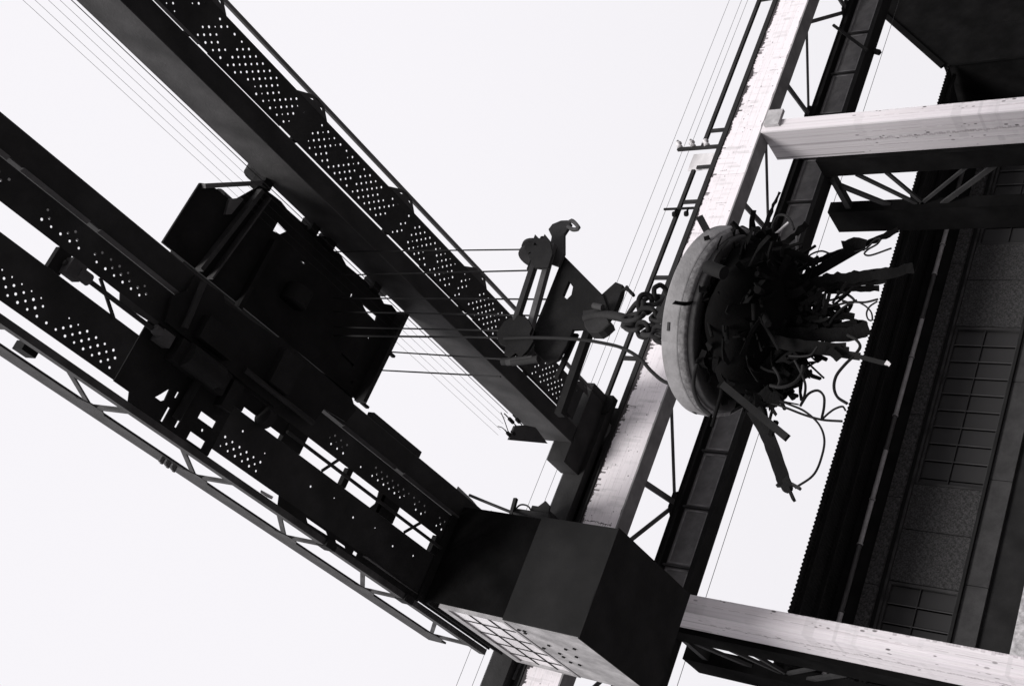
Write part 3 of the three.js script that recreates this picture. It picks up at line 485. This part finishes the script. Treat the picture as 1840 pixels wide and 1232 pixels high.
// ---------------------------------------------------------------- lifting magnet
const magC = [[4.97, 5.32, 7.8]][0];
const mag = thing('lifting_magnet', 'round pale-rimmed lifting magnet hanging tilted from chains, loaded with scrap', 'magnet', magC);
mag.quaternion.setFromAxisAngle(new THREE.Vector3(0.54, 0, -0.84).normalize(), 0.105);
{
  const lathe = (pts, seg = 72) => norm3(new THREE.LatheGeometry(pts.map((p) => new THREE.Vector2(p[0], p[1])), seg));
  const loc = (n, g, m, par = mag) => { const k = new THREE.Mesh(g, m); k.name = n; k.castShadow = k.receiveShadow = true; par.add(k); return k; };
  const R = 0.815;
  const cs = loc('casing', lathe([[0, 0.2], [0.3, 0.2], [0.34, 0.16], [R - 0.05, 0.1], [R - 0.01, 0.09], [R, 0.075], [R, -0.05], [R - 0.01, -0.062]]), M.magnet);
  loc('rim_band', lathe([[R - 0.01, -0.064], [R - 0.016, -0.115], [R - 0.05, -0.125]]), mat(0.2, { map: pebbleT, size: 0.6 }));
  loc('pole_ring', lathe([[R - 0.05, -0.1], [R - 0.06, -0.165], [R - 0.085, -0.18], [R - 0.17, -0.18], [R - 0.18, -0.14], [0, -0.13]]), M.magnetDark);
  for (let i = 0; i < 3; i++) { const a = 0.5 + i * 2.094, g = new THREE.TorusGeometry(0.075, 0.022, 8, 18); g.rotateY(a); g.translate(0.5 * Math.cos(a), 0.19, 0.5 * Math.sin(a)); loc('lug', norm3(g), M.steel); }
  for (const [a, s] of [[2.2, 0.07], [3.4, 0.05], [4.6, 0.06]]) { const g = new THREE.BoxGeometry(0.012, 0.02, s); g.rotateY(-a); g.translate((R + 0.003) * Math.cos(a), 0.02, (R + 0.003) * Math.sin(a)); loc('weld_mark', norm3(g), M.magnetDark, cs); }
  const g = new THREE.BoxGeometry(0.22, 0.14, 0.16); g.translate(-0.15, 0.31, 0.3); loc('terminal_box', norm3(g), M.steel);
}
single('magnet_cable', 'black power cable sagging from the load beam to the magnet rim', 'cable', tube([[4.6, 7.44, 7.6], [4.62, 7.09, 7.6], [4.62, 6.58, 7.6], [4.59, 6.29, 7.6], [4.55, 6.08, 7.6], [4.46, 5.87, 7.6], [4.33, 5.69, 7.6], [4.24, 5.53, 7.6], [4.21, 5.37, 7.6]], 0.016, 60, 8), M.wire);
single('magnet_cable', 'black cable looping round the near side of the magnet rim', 'cable', tube([[4.1, 4.9, 7.05], [4, 4.89, 7.05], [3.88, 4.85, 7.05], [3.75, 4.75, 7.05], [3.67, 4.63, 7.05]], 0.016, 40, 8), M.wire);
// ---------------------------------------------------------------- scrap held by the magnet
{
  const C = v3(magC); seed = 91;
  // added near-black core to block light, then torn strips and plates all round it
  const core = mergeVertices((() => { const g = new THREE.IcosahedronGeometry(1, 16); g.deleteAttribute('normal'); g.deleteAttribute('uv'); return g; })(), 1e-4), p = core.attributes.position;
  for (let i = 0; i < p.count; i++) {
    const q = new THREE.Vector3().fromBufferAttribute(p, i), k = 1 + 0.07 * Math.sin(q.x * 5 + q.y * 4) * Math.sin(q.z * 5);
    p.setXYZ(i, q.x * 0.68 * k, q.y * 0.33 * k - 0.34, q.z * 0.68 * k);
  }
  core.translate(C.x, C.y, C.z); core.computeVertexNormals();
  const bits = [];
  single('added_core', 'added black lump inside the scrap load, blocking light between the torn pieces', 'scrap', norm3(core), M.core).userData.kind = 'stuff';
  for (let i = 0; i < 520; i++) {
    const a = rr(0, 6.283), r = Math.sqrt(rnd()) * 0.74, y = -0.14 - rnd() * 0.5, s = 1 - Math.max(0, (-y - 0.4)) * 1.0;
    const x = C.x + Math.cos(a) * r * s, z = C.z + Math.sin(a) * r * s, d = new THREE.Vector3(rr(-1, 1), rr(-0.45, 0.3), rr(-1, 1)).normalize(), L = rr(0.1, 0.3);
    const A = [x, C.y + y - EYE, -z], m = [x + d.x * L * 0.5 + rr(-0.04, 0.04), C.y + y - EYE + d.y * L * 0.5, -z - d.z * L * 0.5], B = [x + d.x * L, C.y + y - EYE + d.y * L - 0.03, -z - d.z * L];
    bits.push(rnd() < 0.75 ? ragged([A, m, B], rr(0.015, 0.075), rr(0.004, 0.02), 3, 0.35, rr(0.6, 1.2), [rr(-1, 1), rr(-1, 1), rr(-1, 1)]) : rod(A, B, rr(0.008, 0.03), 7));
  }
  const h = single('scrap_heap', 'black tangled mass of scrap iron clinging under the magnet', 'scrap', bits, M.scrap); h.userData.kind = 'stuff';
}
const SI = M.scrap;
single('scrap_bar', 'flat bar with a slanted end sticking up past the upper magnet rim', 'scrap bar', bar(...[[5.6, 5.45, 7.15], [5.14, 5.07, 7.15]], 0.06, 0.022, [-0.45, -0.55, -0.7]), M.black);
single('scrap_pipe', 'stubby pipe with its round open end showing beside the magnet rim', 'scrap pipe', [rod(...[[4.94, 5.05, 6.95], [4.88, 4.88, 6.95]], 0.055, 20), rod(...[[4.94, 5.06, 6.95], [4.94, 5.05, 6.95]], 0.042, 20)], M.black);
single('scrap_pipe', 'short dark pipe end poking from the heap just above the magnet rim', 'scrap pipe', rod(...[[6.02, 5.53, 7.9], [5.87, 5.25, 7.9]], 0.045, 16), SI);
single('scrap_strip', 'jagged strip leading farthest towards the upper right, its tip at the eave', 'scrap strip', [ragged([[5.64, 4.95, 8], [5.74, 4.75, 8], [5.82, 4.56, 8], [5.88, 4.4, 8]], 0.06, 0.02, 14, 0.3), ragged([[5.86, 4.45, 8], [5.93, 4.32, 8], [5.99, 4.21, 8], [6.05, 4.11, 8]], 0.05, 0.02, 12, 0.25)], SI);
single('scrap_bar', 'straight broad bar slanting out just below the long jagged strip', 'scrap bar', [bar(...[[5.4, 4.86, 7.9], [5.81, 4.35, 7.9]], 0.085, 0.03, [-0.45, -0.55, -0.7]), ragged([[5.8, 4.49, 7.88], [5.83, 4.4, 7.88], [5.81, 4.29, 7.88]], 0.09, 0.03, 6, 0.2)], SI);
single('scrap_bundle', 'thick lumpy bundle of torn plates reaching across the eave, middle of the load', 'scrap', [ragged([[5.28, 4.89, 7.8], [5.33, 4.65, 7.8], [5.38, 4.42, 7.8], [5.42, 4.19, 7.8], [5.45, 4.01, 7.8]], 0.12, 0.06, 22, 0.22), ragged([[5.38, 4.5, 7.75], [5.39, 4.31, 7.75], [5.41, 4.07, 7.75], [5.48, 3.77, 7.75]], 0.085, 0.04, 18, 0.3), ragged([[5.32, 4.47, 7.85], [5.35, 4.24, 7.85], [5.36, 4.05, 7.85]], 0.05, 0.03, 10, 0.35)], SI);
single('scrap_strip', 'two-fingered curled strip above the lowest thick beam', 'scrap strip', [ragged([[4.92, 4.34, 7.75], [4.99, 4.27, 7.75], [5.03, 4.2, 7.75], [5.02, 4.13, 7.75]], 0.042, 0.02, 10, 0.08), ragged([[4.91, 4.27, 7.75], [4.95, 4.19, 7.75], [4.97, 4.1, 7.75]], 0.034, 0.02, 8, 0.1), ragged([[4.99, 4.17, 7.8], [4.99, 4.1, 7.8], [4.96, 4.04, 7.8]], 0.06, 0.03, 5, 0.4)], SI);
single('scrap_beam', 'thick straight beam ending just at the corrugated eave', 'scrap beam', [bar(...[[4.91, 4.88, 7.8], [4.92, 4.03, 7.8]], 0.1, 0.1, [-0.45, -0.55, -0.7]), ragged([[4.83, 4.72, 7.74], [4.83, 4.38, 7.74], [4.85, 4.11, 7.74], [4.91, 3.98, 7.74]], 0.11, 0.02, 16, 0.15)], SI);
single('scrap_plate', 'notched plate bar with bolt holes, below the thick straight beam', 'scrap plate', [ragged([[4.68, 4.72, 7.6], [4.64, 4.46, 7.6], [4.62, 4.23, 7.6], [4.62, 4.04, 7.6]], 0.1, 0.03, 14, 0.08), ragged([[4.6, 4.13, 7.6], [4.6, 4.06, 7.6], [4.6, 4.01, 7.6]], 0.07, 0.03, 6, 0.4)], SI);
single('scrap_rod', 'thin straight rod running out over the dark eave', 'scrap rod', [bar(...[[4.59, 4.17, 7.6], [4.56, 3.91, 7.6]], 0.06, 0.02, [-0.45, -0.55, -0.7]), bar(...[[4.53, 3.89, 7.55], [4.47, 3.63, 7.55]], 0.035, 0.02, [-0.45, -0.55, -0.7])], M.black);
single('scrap_chip', 'tiny bright chip at the tip of the thin rod, against the dark eave', 'scrap chip', ragged([[4.46, 3.65, 7.5], [4.45, 3.63, 7.5], [4.44, 3.61, 7.5]], 0.03, 0.008, 4, 0.3), M.pipe);
single('scrap_claw', 'short bent claw hanging under the notched plate bar', 'scrap', ragged([[4.58, 4.15, 7.55], [4.54, 4.09, 7.55], [4.5, 4.04, 7.55]], 0.06, 0.03, 6, 0.1), SI);
single('scrap_bar', 'long flat bar dropping free towards the bottom, with a hole near its tip', 'scrap bar', [ragged([[3.83, 4.4, 7.2], [3.64, 4.23, 7.2], [3.42, 4.08, 7.2], [3.27, 3.98, 7.2]], 0.105, 0.02, 14, 0.05, 0.9), ragged([[3.29, 4.01, 7.2], [3.25, 3.96, 7.2], [3.21, 3.92, 7.2]], 0.1, 0.025, 6, 0.25, 0.5), bar(...[[3.23, 3.93, 7.18], [3.14, 3.86, 7.18]], 0.04, 0.02)], M.black);
single('scrap_peg', 'small peg sticking sideways from the tip of the long falling bar', 'scrap', bar(...[[3.29, 3.98, 7.2], [3.24, 3.85, 7.2]], 0.03, 0.02), M.lit);
single('scrap_bar', 'narrow bar crossing the heap bottom and the top of the long falling bar', 'scrap bar', bar(...[[3.91, 4.59, 7], [3.52, 3.95, 7]], 0.055, 0.03, [-0.45, -0.55, -0.7]), M.black);
single('scrap_peg', 'stub crossing the narrow bar near its free end', 'scrap', bar(...[[3.55, 4.11, 7.05], [3.67, 4.1, 7.05]], 0.03), SI);
single('scrap_plate', 'small square plate at the lower edge of the heap where wires spring off', 'scrap plate', ragged([[4.06, 4.44, 7.3], [4, 4.36, 7.3], [3.99, 4.28, 7.3]], 0.09, 0.02, 6, 0.25), SI);
single('scrap_strip', 'narrow jagged strip climbing from the heap towards the pale column', 'scrap strip', ragged([[6.2, 5.59, 8.3], [6.37, 5.57, 8.3], [6.56, 5.56, 8.3], [6.76, 5.54, 8.3]], 0.045, 0.02, 16, 0.4, 0.6), SI);
single('scrap_rod', 'pale slim rod lying across the upper wire hoop', 'scrap rod', rod(...[[6.1, 5.31, 8.1], [6.24, 5.21, 8.1]], 0.012, 6), M.pipe);
single('scrap_rod', 'pale upright sliver near the top of the heap, right of the wire hoop', 'scrap rod', rod(...[[6.08, 5.08, 8.1], [5.92, 5.03, 8.1]], 0.013, 6), M.wornLit);
single('scrap_strip', 'dark slanting strip just right of the upper wire hoop', 'scrap strip', ragged([[6.03, 5.31, 8.2], [6.15, 5.18, 8.2], [6.3, 5.09, 8.2]], 0.06, 0.02, 10, 0.3), SI);
single('scrap_strip', 'short strip bridging the first two bars at the root of the load', 'scrap strip', ragged([[5.77, 4.94, 7.95], [5.7, 4.83, 7.95], [5.67, 4.72, 7.95]], 0.07, 0.02, 8, 0.3), SI);
single('perforated_scrap', 'curled perforated strip at the right edge of the heap, below the notched plate', 'scrap strip', plateD([[4.42, 4.53], [4.5, 4.47], [4.54, 4.42], [4.48, 4.34], [4.44, 4.36], [4.41, 4.41], [4.43, 4.46]], 7.5, 0.012, [[[4.43, 4.5], [4.45, 4.49], [4.43, 4.47], [4.42, 4.49]], [[4.48, 4.46], [4.49, 4.45], [4.48, 4.43], [4.46, 4.45]], [[4.49, 4.42], [4.51, 4.41], [4.49, 4.39], [4.47, 4.4]], [[4.44, 4.44], [4.46, 4.42], [4.46, 4.37], [4.43, 4.4]]]), SI);
const W = (l, pts, r) => single('scrap_wire', l, 'wire', tube(pts, r, 48, 6), M.wire);
W('thick wire hook curving up from the lower right corner of the heap', [[4.21, 4.51, 7.5], [4.2, 4.41, 7.5], [4.24, 4.32, 7.5], [4.32, 4.28, 7.5], [4.4, 4.29, 7.5]], 0.014);
W('wire bending down from the perforated strip, then looping like a figure', [[4.44, 4.37, 7.5], [4.34, 4.29, 7.5], [4.23, 4.22, 7.5], [4.12, 4.2, 7.5], [4.04, 4.21, 7.5], [4.08, 4.2, 7.5], [4.16, 4.17, 7.5], [4.19, 4.11, 7.5], [4.15, 4.05, 7.5], [4.06, 4.02, 7.5], [3.96, 4.01, 7.5]], 0.01);
W('long low wire nearly straight, reaching the eave below the other wires', [[4.04, 4.46, 7.45], [4, 4.3, 7.45], [3.95, 4.13, 7.45], [3.92, 3.98, 7.45], [3.92, 3.82, 7.45]], 0.009);
W('biggest wire bow, sweeping down to the tip of the long falling bar', [[4.04, 4.38, 7.4], [4, 4.24, 7.4], [3.95, 4.1, 7.4], [3.85, 3.96, 7.4], [3.74, 3.89, 7.4], [3.61, 3.87, 7.4], [3.45, 3.89, 7.4], [3.33, 4, 7.4]], 0.0085);
W('small wire arch against the eave at the end of the long low wire', [[3.92, 3.98, 7.45], [3.98, 3.94, 7.45], [4.02, 3.9, 7.45], [4.04, 3.85, 7.45], [4.01, 3.82, 7.45]], 0.008);
W('S-shaped wire hanging beside the eave from the thick straight beam', [[4.75, 4.06, 7.6], [4.71, 3.98, 7.6], [4.65, 3.93, 7.6], [4.58, 3.95, 7.6], [4.48, 4.01, 7.6], [4.38, 4.05, 7.6], [4.28, 4.04, 7.6], [4.2, 3.99, 7.6], [4.15, 3.9, 7.6]], 0.012);
W('flattened wire loop at the tip of the broad slanting bar', [[5.72, 4.35, 7.85], [5.75, 4.26, 7.85], [5.84, 4.2, 7.85], [5.85, 4.16, 7.85], [5.8, 4.17, 7.85], [5.74, 4.24, 7.85], [5.7, 4.26, 7.85], [5.68, 4.22, 7.85], [5.75, 4.04, 7.85]], 0.008);
W('double wire curl close to the eave under the lumpy bundle', [[5.13, 3.95, 7.7], [5.08, 4, 7.7], [5.02, 4.01, 7.7], [4.96, 3.98, 7.7], [4.95, 3.95, 7.7], [5.02, 3.97, 7.7], [5.08, 4.03, 7.7], [5.12, 4.1, 7.7]], 0.007);
W('slack wire strung from the lumpy bundle to the eave', [[5.06, 4.4, 7.7], [5.09, 4.28, 7.7], [5.12, 4.17, 7.7], [5.12, 4.05, 7.7], [5.15, 3.95, 7.7]], 0.009);
W('wire crossing from the curled strip up to the lumpy bundle', [[4.9, 4.31, 7.72], [4.98, 4.28, 7.72], [5.06, 4.24, 7.72], [5.12, 4.18, 7.72], [5.15, 4.13, 7.72]], 0.012);
W('bent wire spur making a sharp corner under the lumpy bundle', [[5.22, 4.31, 7.7], [5.2, 4.23, 7.7], [5.13, 4.14, 7.7], [5.11, 4.16, 7.7], [5.13, 4.24, 7.7]], 0.011);
W('thin wire arch between the two upper bars near the heap', [[5.67, 4.81, 7.9], [5.74, 4.76, 7.9], [5.77, 4.68, 7.9], [5.74, 4.59, 7.9]], 0.008);
W('open wire hoop standing on top of the heap near the pale column', [[6.15, 5.35, 8.1], [6.24, 5.36, 8.1], [6.32, 5.34, 8.1], [6.33, 5.29, 8.1], [6.28, 5.21, 8.1], [6.16, 5.13, 8.1]], 0.012);
W('thick crooked wire dropping from the bundle to the tangle', [[5.24, 4.47, 7.7], [5.16, 4.45, 7.7], [5.08, 4.47, 7.7]], 0.022);
W('slim crooked wire next to the thick crooked one', [[5.2, 4.41, 7.7], [5.1, 4.39, 7.7], [5.01, 4.35, 7.7]], 0.013);
W('small round wire eye close to the heap under the bundle', [[5.22, 4.63, 7.75], [5.2, 4.57, 7.75], [5.15, 4.54, 7.75], [5.11, 4.57, 7.75], [5.13, 4.61, 7.75]], 0.01);
W('wire curving out of the heap to the upright wire hook', [[4.37, 4.53, 7.5], [4.32, 4.48, 7.5], [4.25, 4.44, 7.5], [4.2, 4.44, 7.5]], 0.012);
W('thin wire drooping from the notched plate over the perforated strip', [[4.57, 4.22, 7.5], [4.5, 4.25, 7.5], [4.48, 4.33, 7.5], [4.48, 4.43, 7.5]], 0.009);
{
  seed = 17; const bits = [];                    // snarl of small strips and wire ends between the long bars
  for (const [x0, U0, D0] of [[5.16, 4.63, 7.75], [5.05, 4.53, 7.75], [5, 4.44, 7.75], [5.03, 4.4, 7.75], [5.08, 4.56, 7.75], [4.92, 4.44, 7.75], [5.06, 4.33, 7.75], [4.95, 4.54, 7.75]])
    for (let k = 0; k < 7; k++) { const A = [x0 + rr(-0.1, 0.1), U0 + rr(-0.06, 0.06), D0 + rr(-0.1, 0.1)], B = [A[0] + rr(-0.16, 0.16), A[1] - rr(0.02, 0.2), A[2] + rr(-0.1, 0.1)]; bits.push(ragged([A, [(A[0] + B[0]) / 2 + rr(-0.04, 0.04), (A[1] + B[1]) / 2, (A[2] + B[2]) / 2], B], rr(0.012, 0.05), 0.01, 6, 0.4)); }
  const t = single('scrap_tangle', 'snarl of small torn strips between the bundle and the thick beam', 'scrap', bits, SI); t.userData.kind = 'stuff';
}

renderer.render(scene, camera);
